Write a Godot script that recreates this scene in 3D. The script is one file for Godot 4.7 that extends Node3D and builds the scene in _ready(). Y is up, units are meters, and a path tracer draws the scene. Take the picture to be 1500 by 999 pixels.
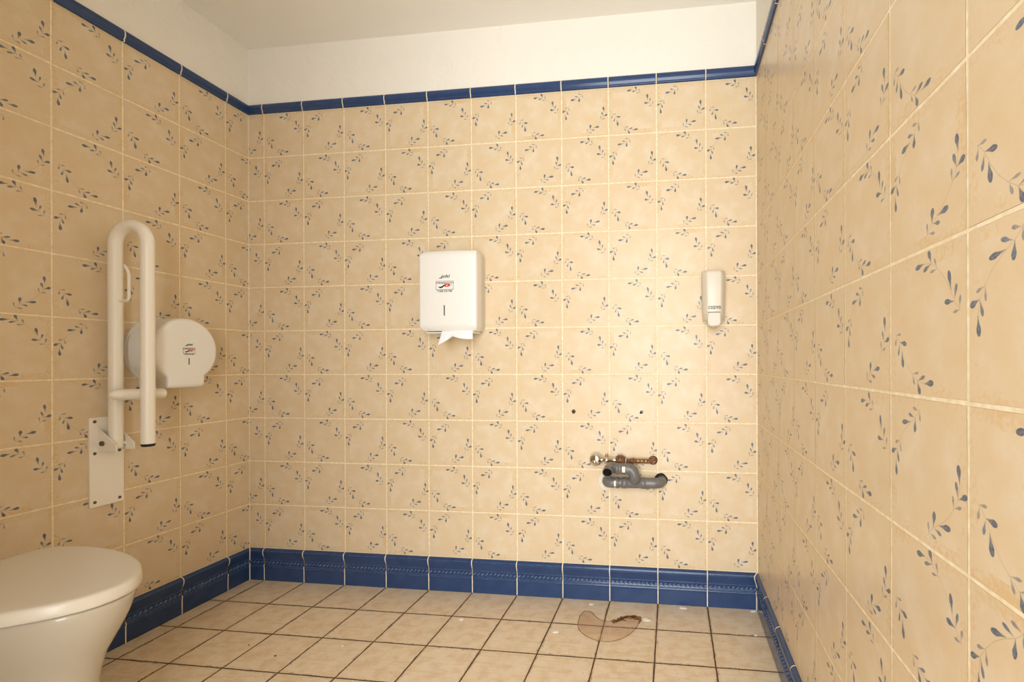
extends Node3D

const T := 0.2003            # wall tile pitch
const RW := 2.284            # inner face of the right wall
const CH := 2.45             # ceiling height
const BH := 0.147            # baseboard height
const TT := 2.147            # top of the tiling
const FIRST := 0.0797        # first full joint on the back wall and the floor
const LFIRST := 0.116        # first full joint on the left wall
const RZ := 2.06             # rear wall
const PX := 1.16             # doorway in the rear wall, from here to the right wall
const DT := 2.3              # its height
const LX0 := 1.12            # unseen lobby behind it, added to narrow the daylight
const LX1 := 2.42
const EZ := 3.3              # outer end of the added lobby

var M := {}
var rng := RandomNumberGenerator.new()
var used := {}

func _ready() -> void:
	rng.seed = 4711
	camera_and_light()
	materials()
	room()
	toilet()
	grab_rail()
	roll_dispenser()
	towel_dispenser()
	soap_dispenser()
	water_valve()
	drain_pipe()
	wall_anchors()
	floor_bits()

# ------------------------------------------------------------------ camera, sky, light
func camera_and_light() -> void:
	var cam := Camera3D.new()
	cam.name = "camera"
	var f := 707.51
	cam.projection = Camera3D.PROJECTION_FRUSTUM
	cam.near = 0.05
	cam.far = 60.0
	cam.size = 0.05 * 999.0 / f
	cam.frustum_offset = Vector2(-(894.61 - 750.0) / f * 0.05, (531.28 - 499.5) / f * 0.05)
	cam.transform = Transform3D(Basis(Vector3.UP, 0.12741) * Basis(Vector3.BACK, -0.00328), Vector3(1.9453, 0.9956, 2.0061))
	add_child(cam)
	cam.current = true

	var env := Environment.new()
	env.background_mode = Environment.BG_SKY
	var sky := Sky.new()
	var sm := ProceduralSkyMaterial.new()
	sm.sky_top_color = Color(0.55, 0.66, 0.84)
	sm.sky_horizon_color = Color(0.86, 0.88, 0.9)
	sm.ground_bottom_color = Color(0.5, 0.48, 0.45)
	sm.ground_horizon_color = Color(0.7, 0.69, 0.66)
	sky.sky_material = sm
	env.sky = sky
	env.tonemap_mode = Environment.TONE_MAPPER_LINEAR
	env.tonemap_exposure = 1.0
	env.sdfgi_enabled = true
	env.ssao_enabled = true
	env.ssil_enabled = true
	var we := WorldEnvironment.new()
	we.name = "world_environment"
	we.environment = env
	add_child(we)

	# daylight coming in through the open entrance door behind the camera
	var day := AreaLight3D.new()
	day.name = "doorway_daylight"
	day.area_size = Vector2(LX1 - LX0, 2.38)
	day.position = Vector3((LX0 + LX1) / 2, 1.2, EZ + 0.02)
	day.light_color = Color(0.955, 0.977, 0.99)
	day.light_energy = 10.4
	day.area_range = 12.0
	day.area_attenuation = 2.0
	day.shadow_enabled = true
	add_child(day)

# ------------------------------------------------------------------ helpers
func numbered(n: String) -> String:
	var k: int = used.get(n, 0)
	used[n] = k + 1
	return n if k == 0 else "%s_%03d" % [n, k]

func thing(called: String, label: String, category: String, at := Vector3.ZERO, group := "", kind := "") -> Node3D:
	var o := Node3D.new()
	o.name = numbered(called)
	o.position = at
	add_child(o)
	tag(o, label, category, group, kind)
	return o

func tag(o: Node, label: String, category: String, group := "", kind := "") -> void:
	o.set_meta("label", label)
	o.set_meta("category", category)
	if group:
		o.set_meta("group", group)
	if kind:
		o.set_meta("kind", kind)

func part(called: String, mesh: Mesh, mat: Material, parent: Node, xf := Transform3D.IDENTITY, label := "") -> MeshInstance3D:
	var o := MeshInstance3D.new()
	var key := "%d/%s" % [parent.get_instance_id(), called]
	var k: int = used.get(key, 0)
	used[key] = k + 1
	o.name = called if k == 0 else "%s_%03d" % [called, k]
	o.mesh = mesh
	o.material_override = mat
	o.transform = xf
	parent.add_child(o)
	if label:
		o.set_meta("label", label)
	return o

func single(called: String, mesh: Mesh, mat: Material, label: String, category: String, xf := Transform3D.IDENTITY, group := "") -> MeshInstance3D:
	var o := MeshInstance3D.new()
	o.name = numbered(called)
	o.mesh = mesh
	o.material_override = mat
	o.transform = xf
	add_child(o)
	tag(o, label, category, group)
	return o

func mat(c: Color, rough := 0.5, metal := 0.0, spec := 0.5) -> StandardMaterial3D:
	var m := StandardMaterial3D.new()
	m.albedo_color = c
	m.roughness = rough
	m.metallic = metal
	m.metallic_specular = spec
	return m

func st_new() -> SurfaceTool:
	var s := SurfaceTool.new()
	s.begin(Mesh.PRIMITIVE_TRIANGLES)
	return s

func quad(s: SurfaceTool, a: Vector3, b: Vector3, c: Vector3, d: Vector3) -> void:
	for p in [a, b, c, a, c, d]:
		s.add_vertex(p)

# a skin over rings of equal length; closed rings, ends capped on demand. Smooth inside one call.
func loft(s: SurfaceTool, rings: Array, closed := true, cap_a := true, cap_b := true, group := 0) -> void:
	s.set_smooth_group(group)
	var n: int = rings[0].size()
	for i in rings.size() - 1:
		var a = rings[i]
		var b = rings[i + 1]
		for j in (n if closed else n - 1):
			var k := (j + 1) % n
			quad(s, a[j], b[j], b[k], a[k])
	for e in 2:
		if not (cap_a if e == 0 else cap_b):
			continue
		s.set_smooth_group(-1)
		var r = rings[0] if e == 0 else rings[rings.size() - 1]
		var mid := Vector3.ZERO
		for p in r:
			mid += p
		mid /= n
		for j in n:
			var k := (j + 1) % n
			for p in ([mid, r[j], r[k]] if e == 0 else [mid, r[k], r[j]]):
				s.add_vertex(p)

func done(s: SurfaceTool) -> ArrayMesh:
	s.generate_normals()
	return s.commit()

func box_mesh(a: Vector3, b: Vector3, r := 0.0) -> ArrayMesh:
	var s := st_new()
	box_into(s, a, b, r)
	return done(s)

# a box from corner a to corner b, edges chamfered by r
func box_into(s: SurfaceTool, a: Vector3, b: Vector3, r := 0.0) -> void:
	s.set_smooth_group(-1)
	var rings := []
	if r <= 0.0:
		rings = [rect(a.x, b.x, a.y, b.y, a.z), rect(a.x, b.x, a.y, b.y, b.z)]
	else:
		rings = [rect8(a.x, b.x, a.y, b.y, a.z, r, r), rect8(a.x, b.x, a.y, b.y, a.z + r, r, 0.0), rect8(a.x, b.x, a.y, b.y, b.z - r, r, 0.0), rect8(a.x, b.x, a.y, b.y, b.z, r, r)]
	loft(s, rings, true, true, true, -1)

func rect(x0: float, x1: float, y0: float, y1: float, z: float) -> Array:
	return [Vector3(x0, y0, z), Vector3(x1, y0, z), Vector3(x1, y1, z), Vector3(x0, y1, z)]

func rect8(x0: float, x1: float, y0: float, y1: float, z: float, r: float, i: float) -> Array:
	var out := []
	x0 += i; y0 += i; x1 -= i; y1 -= i
	var q := r - i * 0.6
	for p in [[x0 + q, y0], [x1 - q, y0], [x1, y0 + q], [x1, y1 - q], [x1 - q, y1], [x0 + q, y1], [x0, y1 - q], [x0, y0 + q]]:
		out.append(Vector3(p[0], p[1], z))
	return out

# outline of a rounded rectangle, x to the right, y up
func round_rect(w: float, h: float, r: float, seg := 5) -> Array:
	var out := []
	for c in 4:
		var cx := (w / 2 - r) * (1 if c in [0, 1] else -1)
		var cy := (h / 2 - r) * (1 if c in [1, 2] else -1)
		for i in seg + 1:
			var a := -PI / 2 + c * PI / 2 + (PI / 2) * i / seg
			out.append(Vector2(cx + cos(a) * r, cy + sin(a) * r))
	return out

# extrudes an outline along z from z0 to z1 with a rounded front edge of radius r
func slab_into(s: SurfaceTool, outline: Array, z0: float, z1: float, r := 0.0, shrink := Vector2.ONE, steps := 4) -> void:
	var rings := []
	var c := Vector2.ZERO
	for p in outline:
		c += p
	c /= outline.size()
	var reach := 0.0
	for p in outline:
		reach = maxf(reach, (p - c).length())
	rings.append(outline.map(func(p): return Vector3(p.x, p.y, z0)))
	if r <= 0.0:
		rings.append(outline.map(func(p): return Vector3(c.x + (p.x - c.x) * shrink.x, c.y + (p.y - c.y) * shrink.y, z1)))
	else:
		var ins := PackedVector2Array(outline)
		for i in steps + 1:
			var a := PI / 2 * i / steps
			var d := r * (1.0 - cos(a))
			var z := z1 - r + r * sin(a)
			var ring := []
			for k in outline.size():
				var prev: Vector2 = ins[(k - 1 + ins.size()) % ins.size()]
				var next: Vector2 = ins[(k + 1) % ins.size()]
				var t := (next - prev).normalized()
				var nrm := Vector2(-t.y, t.x)
				if nrm.dot(c - ins[k]) < 0.0:
					nrm = -nrm
				var q: Vector2 = ins[k] + nrm * d
				ring.append(Vector3(q.x, q.y, z))
			rings.append(ring)
	loft(s, rings, true, true, true, 0 if r > 0.0 else -1)

func slab(outline: Array, z0: float, z1: float, r := 0.0, shrink := Vector2.ONE) -> ArrayMesh:
	var s := st_new()
	slab_into(s, outline, z0, z1, r, shrink)
	return done(s)

# tube along points; radius may be an array
func tube_into(s: SurfaceTool, pts: Array, radius, seg := 14, caps := true, group := 0) -> void:
	var rings := []
	var up := Vector3(0.123, 0.2, 0.97).normalized()
	for i in pts.size():
		var d: Vector3 = (pts[mini(i + 1, pts.size() - 1)] - pts[maxi(i - 1, 0)]).normalized()
		var x := up.cross(d)
		if x.length() < 0.1:
			x = Vector3.RIGHT.cross(d)
		x = x.normalized()
		var y := d.cross(x).normalized()
		up = d.cross(x).cross(d).normalized() if i < 0 else x.cross(d) * -1.0
		up = y
		up = y if true else up
		var r: float = radius[i] if radius is Array else radius
		var ring := []
		for k in seg:
			var a := TAU * k / seg
			ring.append(pts[i] + (x * cos(a) + y * sin(a)) * r)
		rings.append(ring)
		up = y
	loft(s, rings, true, caps, caps, group)

func tube(pts: Array, radius, seg := 14) -> ArrayMesh:
	var s := st_new()
	tube_into(s, pts, radius, seg)
	return done(s)

func arc(c: Vector3, u: Vector3, v: Vector3, r: float, a0: float, a1: float, n := 10) -> Array:
	var out := []
	for i in n + 1:
		var a := lerpf(a0, a1, float(i) / n)
		out.append(c + (u * cos(a) + v * sin(a)) * r)
	return out

# lathe round the z axis of local space: profile of (radius, z)
func lathe(profile: Array, seg := 28, xf := Transform3D.IDENTITY, caps := true) -> ArrayMesh:
	var s := st_new()
	lathe_into(s, profile, seg, xf, caps)
	return done(s)

func lathe_into(s: SurfaceTool, profile: Array, seg := 28, xf := Transform3D.IDENTITY, caps := true) -> void:
	var rings := []
	for p in profile:
		var ring := []
		for k in seg:
			var a := TAU * k / seg
			ring.append(xf * Vector3(cos(a) * p[0], sin(a) * p[0], p[1]))
		rings.append(ring)
	loft(s, rings, true, caps, caps, 0)

func face(dir: Vector3, at: Vector3) -> Transform3D:
	var z := dir.normalized()
	var x := Vector3.UP.cross(z)
	x = Vector3.RIGHT if x.length() < 0.01 else x.normalized()
	return Transform3D(Basis(x, z.cross(x), z), at)

func text_mesh(what: String, height: float, font := "Droid Sans", bold := false, italic := false) -> TextMesh:
	var t := TextMesh.new()
	var f := SystemFont.new()
	f.font_names = PackedStringArray([font])
	f.font_weight = 700 if bold else 400
	f.font_italic = italic
	t.font = f
	t.font_size = 32
	t.pixel_size = height / 24.0
	t.depth = 0.0002
	t.curve_step = 1.0
	t.text = what
	return t

# ------------------------------------------------------------------ materials
func materials() -> void:
	# wall tiles: cream glaze with printed sprigs, eight firings
	var tiles := []
	for v in 8:
		var m := mat(Color.WHITE, 0.31, 0.0, 0.36)
		m.albedo_texture = wall_tile_texture(v)
		m.texture_repeat = false
		tiles.append(m)
	M.wall_tile = tiles
	var floors := []
	for v in 7:
		var m := mat(Color.WHITE, 0.42, 0.0, 0.45)
		m.albedo_texture = floor_tile_texture(v)
		m.texture_repeat = false
		floors.append(m)
	M.floor_tile = floors
	M.grout = mat(Color(0.985, 0.94, 0.84), 0.8)
	M.grout.albedo_texture = speckle(31, 0.06, Color(0.9, 0.86, 0.78), Color(1, 1, 1), 256)
	world_uv(M.grout, 3.0)
	M.floor_grout = mat(Color(0.50, 0.36, 0.22), 0.95)
	M.floor_grout.albedo_texture = speckle(32, 0.05, Color(0.55, 0.5, 0.45), Color(1, 1, 1), 256)
	world_uv(M.floor_grout, 3.0)
	M.plaster = mat(Color(0.935, 0.91, 0.865), 0.8)
	relief(M.plaster, 0.011, 0.012, 5, 1.1, 0.45)
	M.ceiling = mat(Color(0.955, 0.94, 0.905), 0.85)
	relief(M.ceiling, 0.02, 0.01, 6, 1.2, 0.12)
	M.blue = mat(Color(0.195, 0.285, 0.44), 0.17, 0.0, 0.45)
	M.blue_worn_highlight = mat(Color(0.42, 0.49, 0.60), 0.22, 0.0, 0.5)  # paler blue paints highlights as well as wear on the ridges
	M.blue_worn_highlight.albedo_texture = speckle(36, 0.06, Color(0.5, 0.6, 0.75), Color(1, 1, 1), 256, 0.3, 0.7)
	world_uv(M.blue_worn_highlight, 6.0)
	M.blue.albedo_texture = speckle(33, 0.02, Color(0.86, 0.88, 0.92), Color(1, 1, 1), 256)
	world_uv(M.blue, 2.0)
	M.ceramic = mat(Color(0.775, 0.735, 0.665), 0.12)
	M.seat = mat(Color(0.875, 0.84, 0.78), 0.28)
	M.enamel = mat(Color(0.955, 0.925, 0.87), 0.3)
	M.plastic = mat(Color(0.93, 0.915, 0.885), 0.28)
	M.soap_body = mat(Color(0.87, 0.835, 0.765), 0.38)
	M.soap_lever = mat(Color(0.84, 0.81, 0.75), 0.42)
	M.black = mat(Color(0.05, 0.045, 0.04), 0.5)
	M.dark = mat(Color(0.1, 0.08, 0.06), 0.8)
	M.ink = mat(Color(0.16, 0.15, 0.17), 0.6)
	M.red = mat(Color(0.78, 0.1, 0.1), 0.5)
	M.green = mat(Color(0.45, 0.7, 0.5), 0.5)
	M.paper = mat(Color(0.95, 0.95, 0.95), 0.9)
	M.paper.backlight_enabled = true
	M.paper.backlight = Color(0.3, 0.3, 0.3)
	M.screw = mat(Color(0.42, 0.36, 0.28), 0.45, 0.6)
	M.chrome = mat(Color(0.86, 0.85, 0.83), 0.14, 1.0)
	M.brass = mat(Color(0.62, 0.5, 0.34), 0.4, 0.9)
	M.rust = mat(Color(0.72, 0.55, 0.40), 0.6, 0.0)
	M.rust.albedo_texture = speckle(34, 0.05, Color(0.22, 0.12, 0.06), Color(1, 0.92, 0.82), 256, 0.3, 0.7)
	world_uv(M.rust, 12.0)
	M.pvc = mat(Color(0.475, 0.465, 0.455), 0.34)
	M.pvc.albedo_texture = speckle(35, 0.03, Color(0.82, 0.8, 0.78), Color(1, 1, 1), 256)
	world_uv(M.pvc, 6.0)
	M.pvc_inside = mat(Color(0.2, 0.17, 0.13), 0.7)  # darker and browner than the outer pipe
	M.sealant = mat(Color(0.88, 0.84, 0.77), 0.85)
	M.putty = mat(Color(0.93, 0.9, 0.84), 0.85)
	M.label = mat(Color(0.93, 0.9, 0.82), 0.6)
	M.plug = mat(Color(0.36, 0.27, 0.17), 0.8)
	M.chip = mat(Color(0.95, 0.94, 0.9), 0.9)
	M.grime = mat(Color(0.52, 0.37, 0.2), 0.6)
	M.speck = mat(Color(0.3, 0.2, 0.12), 0.8)
	M.render_coat = mat(Color(0.86, 0.8, 0.7), 0.9)
	M.rear = mat(Color(0.8, 0.7, 0.57), 0.9)
	M.lobby = mat(Color(0.62, 0.57, 0.5), 0.9)  # mid-tone, to hold down light bounced by the added lobby
	M.pavement = mat(Color(0.62, 0.6, 0.56), 0.9)

func world_uv(m: StandardMaterial3D, scale: float) -> void:
	m.uv1_triplanar = true
	m.uv1_world_triplanar = true
	m.uv1_scale = Vector3.ONE * scale

func speckle(seed_: int, freq: float, a: Color, b: Color, size := 256, from := 0.0, to := 1.0) -> NoiseTexture2D:
	var n := FastNoiseLite.new()
	n.seed = seed_
	n.frequency = freq
	n.fractal_octaves = 4
	var t := NoiseTexture2D.new()
	t.width = size
	t.height = size
	t.seamless = true
	t.noise = n
	var g := Gradient.new()
	g.set_color(0, a)
	g.set_color(1, b)
	g.set_offset(0, from)
	g.set_offset(1, to)
	t.color_ramp = g
	return t

func relief(m: StandardMaterial3D, freq: float, freq2: float, seed_: int, scale: float, depth: float) -> void:
	var n := FastNoiseLite.new()
	n.seed = seed_
	n.noise_type = FastNoiseLite.TYPE_SIMPLEX_SMOOTH
	n.frequency = freq
	n.fractal_octaves = 4
	n.domain_warp_enabled = true
	n.domain_warp_amplitude = 40.0
	n.domain_warp_frequency = freq2
	var t := NoiseTexture2D.new()
	t.width = 512
	t.height = 512
	t.seamless = true
	t.noise = n
	m.heightmap_enabled = true
	m.heightmap_texture = t
	m.heightmap_scale = depth
	world_uv(m, scale)

# sprig across the upper corner of a tile: tip, root, half width, tone; the other corner is the same turned by half a turn
const LEAVES := [
	[0.390, 0.102, 0.500, 0.090, 0.0150, 0], [0.558, 0.020, 0.592, 0.100, 0.0145, 0], [0.498, 0.136, 0.590, 0.108, 0.0110, 1],
	[0.636, 0.078, 0.660, 0.146, 0.0085, 2], [0.582, 0.165, 0.664, 0.154, 0.0075, 2],
	[0.800, 0.195, 0.820, 0.315, 0.0150, 0], [0.752, 0.374, 0.850, 0.386, 0.0145, 0], [0.876, 0.288, 0.856, 0.372, 0.0100, 1],
	[0.919, 0.358, 0.907, 0.432, 0.0085, 2], [0.838, 0.449, 0.915, 0.442, 0.0075, 2],
]
const STEM := [[0.49, 0.092], [0.545, 0.097], [0.60, 0.108], [0.67, 0.155], [0.74, 0.215], [0.795, 0.285], [0.825, 0.335], [0.855, 0.386], [0.885, 0.42], [0.918, 0.448]]

func wall_tile_texture(v: int) -> ImageTexture:
	var n := 384
	var im := Image.create(n, n, false, Image.FORMAT_RGB8)
	var cloud := FastNoiseLite.new()
	cloud.seed = 100 + v
	cloud.frequency = 0.006
	cloud.fractal_octaves = 4
	var fine := FastNoiseLite.new()
	fine.seed = 200 + v
	fine.frequency = 0.05
	fine.fractal_octaves = 3
	var r := RandomNumberGenerator.new()
	r.seed = 900 + v
	var pale := Color(0.885, 0.82, 0.72)
	var mid := Color(0.86, 0.775, 0.645)
	var warm := Color(0.85, 0.74, 0.575)
	var rust := Color(0.83, 0.68, 0.46)
	var shift := r.randf_range(-0.12, 0.12)
	var edge_amount := [r.randf_range(0.2, 0.9), r.randf_range(0.2, 0.9), r.randf_range(0.1, 0.7), r.randf_range(0.1, 0.7)]
	for y in n:
		for x in n:
			var c := cloud.get_noise_2d(x, y) * 0.95 + shift
			var f := fine.get_noise_2d(x, y)
			var col := mid.lerp(pale, clampf(c + f * 0.2, 0.0, 1.0)) if c > 0.0 else mid.lerp(warm, clampf(-c * 0.8 - f * 0.12, 0.0, 1.0))
			# ochre glaze gathering in broken patches along the rim
			var e := maxf(maxf(edge_amount[0] * (1.0 - y / 40.0), edge_amount[1] * (1.0 - (n - 1 - y) / 46.0)), maxf(edge_amount[2] * (1.0 - x / 34.0), edge_amount[3] * (1.0 - (n - 1 - x) / 38.0)))
			if e > 0.0:
				var k := clampf(e * 1.0 + c * 1.3 + f * 0.9 - 0.22, 0.0, 1.0)
				col = col.lerp(rust, k * 0.6)
			im.set_pixel(x, y, col)
	for half in 2:
		var jitter := Vector2(r.randf_range(-0.012, 0.012), r.randf_range(-0.012, 0.012))
		for i in STEM.size() - 1:
			stroke(im, n, turn_(Vector2(STEM[i][0], STEM[i][1]) + jitter, half), turn_(Vector2(STEM[i + 1][0], STEM[i + 1][1]) + jitter, half), 0.0022, Color(0.64, 0.56, 0.44), 0.42)
		for l in LEAVES:
			var wob := Vector2(r.randf_range(-0.006, 0.006), r.randf_range(-0.006, 0.006))
			var tone: int = l[5]
			var ink := [Color(0.315, 0.36, 0.43), Color(0.38, 0.42, 0.48), Color(0.50, 0.50, 0.50)][tone] as Color
			ink = ink.lerp(Color(0.36, 0.45, 0.56) if r.randf() < 0.6 else Color(0.38, 0.34, 0.46), r.randf_range(0.0, 0.4))
			leaf(im, n, turn_(Vector2(l[0], l[1]) + jitter + wob, half), turn_(Vector2(l[2], l[3]) + jitter, half), l[4] * r.randf_range(1.2, 1.5), ink, [0.95, 0.9, 0.75][tone], fine)
	return ImageTexture.create_from_image(im)

func turn_(p: Vector2, half: int) -> Vector2:
	return p if half == 0 else Vector2.ONE - p

func stroke(im: Image, n: int, a: Vector2, b: Vector2, w: float, c: Color, alpha: float) -> void:
	var lo := Vector2(minf(a.x, b.x) - w * 2, minf(a.y, b.y) - w * 2) * n
	var hi := Vector2(maxf(a.x, b.x) + w * 2, maxf(a.y, b.y) + w * 2) * n
	for y in range(maxi(0, int(lo.y)), mini(n, int(hi.y) + 2)):
		for x in range(maxi(0, int(lo.x)), mini(n, int(hi.x) + 2)):
			var p := Vector2(x + 0.5, y + 0.5) / n
			var d := p.distance_to(Geometry2D.get_closest_point_to_segment(p, a, b))
			var k := clampf((w * 1.5 - d) * n, 0.0, 1.0) * alpha
			if k > 0.0:
				im.set_pixel(x, y, im.get_pixel(x, y).lerp(c, k))

func leaf(im: Image, n: int, tip: Vector2, root: Vector2, w: float, c: Color, alpha: float, grain: FastNoiseLite) -> void:
	var lo := (Vector2(minf(tip.x, root.x), minf(tip.y, root.y)) - Vector2.ONE * w * 1.5) * n
	var hi := (Vector2(maxf(tip.x, root.x), maxf(tip.y, root.y)) + Vector2.ONE * w * 1.5) * n
	var ax := tip - root
	var len := ax.length()
	ax /= len
	for y in range(maxi(0, int(lo.y)), mini(n, int(hi.y) + 2)):
		for x in range(maxi(0, int(lo.x)), mini(n, int(hi.x) + 2)):
			var p := Vector2(x + 0.5, y + 0.5) / n - root
			var t := p.dot(ax) / len
			if t < -0.02 or t > 1.02:
				continue
			var d := absf(p.dot(Vector2(-ax.y, ax.x)))
			var half := w * (0.13 + 0.87 * pow(clampf(t / 0.62, 0.0, 1.0), 1.5)) if t < 0.66 else w * sqrt(maxf(0.0, 1.0 - pow((t - 0.66) / 0.36, 2.0)))
			var k := clampf((half - d) * n * 0.8 + 0.4, 0.0, 1.0)
			if k <= 0.0:
				continue
			# brushwork: thinner paint along the middle and at the root
			var thin := 0.82 + 0.18 * clampf(d / maxf(half, 0.001), 0.0, 1.0) + grain.get_noise_2d(x * 2.0, y * 2.0) * 0.25
			im.set_pixel(x, y, im.get_pixel(x, y).lerp(c, clampf(k * alpha * thin * (0.7 + 0.3 * clampf(t * 1.6, 0.0, 1.0)), 0.0, 1.0)))

func floor_tile_texture(v: int) -> ImageTexture:
	var n := 256
	var im := Image.create(n, n, false, Image.FORMAT_RGB8)
	var cloud := FastNoiseLite.new()
	cloud.seed = 300 + v
	cloud.frequency = 0.012
	cloud.fractal_octaves = 4
	var streak := FastNoiseLite.new()
	streak.seed = 400 + v
	streak.frequency = 0.02
	streak.fractal_octaves = 4
	var fine := FastNoiseLite.new()
	fine.seed = 450 + v
	fine.frequency = 0.12
	fine.fractal_octaves = 3
	var r := RandomNumberGenerator.new()
	r.seed = 77 + v
	var shift := r.randf_range(-0.15, 0.15)
	var base := Color(0.895, 0.815, 0.70)
	var pale := Color(0.905, 0.845, 0.75)
	var brown := Color(0.845, 0.735, 0.595)
	var dirt := Color(0.45, 0.33, 0.22)
	for y in n:
		for x in n:
			var c := cloud.get_noise_2d(x, y) * 1.4 + shift
			var s := streak.get_noise_2d(x * 0.25, y * 2.2)
			var f := fine.get_noise_2d(x, y)
			var col := base.lerp(pale, clampf(c + f * 0.3, 0.0, 1.0)) if c > 0.0 else base.lerp(brown, clampf(-c * 0.9 - f * 0.3, 0.0, 1.0))
			col = col.lerp(brown, clampf(s * 1.6 - 0.25 + f * 0.4, 0.0, 0.5))
			var e := minf(minf(x, n - 1 - x), minf(y, n - 1 - y))
			if e < 16.0:
				col = col.lerp(dirt, clampf((1.0 - e / 7.0) * 0.4 + c * 0.6 + f * 0.7 - 0.1, 0.0, 0.5))
			im.set_pixel(x, y, col)
	for i in 26:
		var p := Vector2(r.randf(), r.randf())
		var q := p + Vector2(r.randf_range(-0.02, 0.02), r.randf_range(-0.006, 0.006))
		stroke(im, n, p, q, r.randf_range(0.002, 0.006), dirt, r.randf_range(0.1, 0.45))
	return ImageTexture.create_from_image(im)

# ------------------------------------------------------------------ room
var tile_meshes := {}

# one tile: outline w by h metres, showing the part of the print from u0 on; rot quarter turns of the print
func tile_mesh(w: float, h: float, gap: float, variant: int, rot: int, u0: float, lift: float) -> ArrayMesh:
	var key := "%.3f %.3f %.4f %d %d %.3f" % [w, h, gap, variant, rot, u0]
	if tile_meshes.has(key):
		return tile_meshes[key]
	var r := RandomNumberGenerator.new()
	r.seed = 5000 + variant * 13
	var per := 3
	var outer := PackedVector2Array()
	var corners := [Vector2(0, 0), Vector2(w, 0), Vector2(w, h), Vector2(0, h)]
	for s in 4:
		var a: Vector2 = corners[s]
		var b: Vector2 = corners[(s + 1) % 4]
		var inward := (b - a).normalized().rotated(PI / 2)
		for i in per:
			var p := a.lerp(b, float(i) / per)
			if i == 0:
				var d := Vector2(1 if s in [0, 3] else -1, 1 if s in [0, 1] else -1)
				p += d * (gap + r.randf_range(-0.0002, 0.0006))
			else:
				p += inward * (gap + r.randf_range(-0.0005, 0.0005))
			outer.append(p)
	var n := outer.size()
	var mid := Vector2(w, h) / 2
	var pos := PackedVector3Array()
	var nor := PackedVector3Array()
	var uvs := PackedVector2Array()
	var idx := PackedInt32Array()
	for ring in 2:
		for p in outer:
			var q: Vector2 = p
			if ring == 0:
				var d := Vector2(clampf(mid.x - p.x, -0.0010, 0.0010), clampf(mid.y - p.y, -0.0010, 0.0010))
				if absf(mid.x - p.x) < w * 0.4:
					d.x = 0.0
				if absf(mid.y - p.y) < h * 0.4:
					d.y = 0.0
				q += d
			var out_ := (p - mid)
			out_ = Vector2(signf(out_.x) if absf(out_.x) > w * 0.4 else 0.0, signf(out_.y) if absf(out_.y) > h * 0.4 else 0.0).normalized()
			pos.append(Vector3(q.x, q.y, 0.0 if ring == 0 else -lift))
			nor.append(Vector3(0, 0, 1) if ring == 0 else Vector3(out_.x * 0.85, out_.y * 0.85, 0.5).normalized())
			var a := clampf(u0 + q.x / T, 0.0, 1.0)
			var b := clampf(1.0 - q.y / T, 0.0, 1.0)
			uvs.append([Vector2(a, b), Vector2(1.0 - b, a), Vector2(1.0 - a, 1.0 - b), Vector2(b, 1.0 - a)][rot])
	for i in n:
		var k := (i + 1) % n
		idx.append_array([i, n + i, n + k, i, n + k, k])
	var tri := Geometry2D.triangulate_polygon(PackedVector2Array(range(n).map(func(i): return Vector2(pos[i].x, pos[i].y))))
	for i in range(0, tri.size(), 3):
		var a := pos[tri[i]]; var b := pos[tri[i + 1]]; var c := pos[tri[i + 2]]
		if (b - a).cross(c - a).z > 0.0:
			idx.append_array([tri[i], tri[i + 2], tri[i + 1]])
		else:
			idx.append_array([tri[i], tri[i + 1], tri[i + 2]])
	# the ring quads above run clockwise seen from outside as well
	var arr := []
	arr.resize(Mesh.ARRAY_MAX)
	arr[Mesh.ARRAY_VERTEX] = pos
	arr[Mesh.ARRAY_NORMAL] = nor
	arr[Mesh.ARRAY_TEX_UV] = uvs
	arr[Mesh.ARRAY_INDEX] = idx
	var m := ArrayMesh.new()
	m.add_surface_from_arrays(Mesh.PRIMITIVE_TRIANGLES, arr)
	tile_meshes[key] = m
	return m

func lay(parent: Node, frame: Transform3D, x0: float, w: float, y0: float, h: float, u0: float, rot: int, mats: Array, gap: float, lift: float) -> void:
	var mesh := tile_mesh(w, h, gap, rng.randi() % 4, rot, u0, lift)
	var tilt := Basis(Vector3.RIGHT, rng.randf_range(-0.0005, 0.0005)) * Basis(Vector3.UP, rng.randf_range(-0.0005, 0.0005))
	var mid := Vector3(w / 2, h / 2, 0)
	var xf := frame * Transform3D(Basis.IDENTITY, Vector3(x0, y0, 0)) * Transform3D(tilt, mid - tilt * mid + Vector3(0, 0, rng.randf_range(-0.00005, 0.00005)))
	part("tile", mesh, mats[rng.randi() % mats.size()], parent, xf)

func wall(called: String, frame: Transform3D, length: float, tiled: float, label: String) -> Node3D:
	var w := thing(called, label, "wall", Vector3.ZERO, "", "structure")
	part("body", box_mesh(Vector3(0, -0.1, -0.15), Vector3(length, CH + 0.1, -0.004)), M.render_coat, w, frame)
	part("plaster", box_mesh(Vector3(0, TT, -0.004), Vector3(length, CH, 0.0)), M.plaster, w, frame, "white rough plaster band above the tiles")
	part("grout", box_mesh(Vector3(0, 0, -0.004), Vector3(tiled, TT, -0.0002)), M.grout, w, frame, "cream grout between the wall tiles")
	return w

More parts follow.
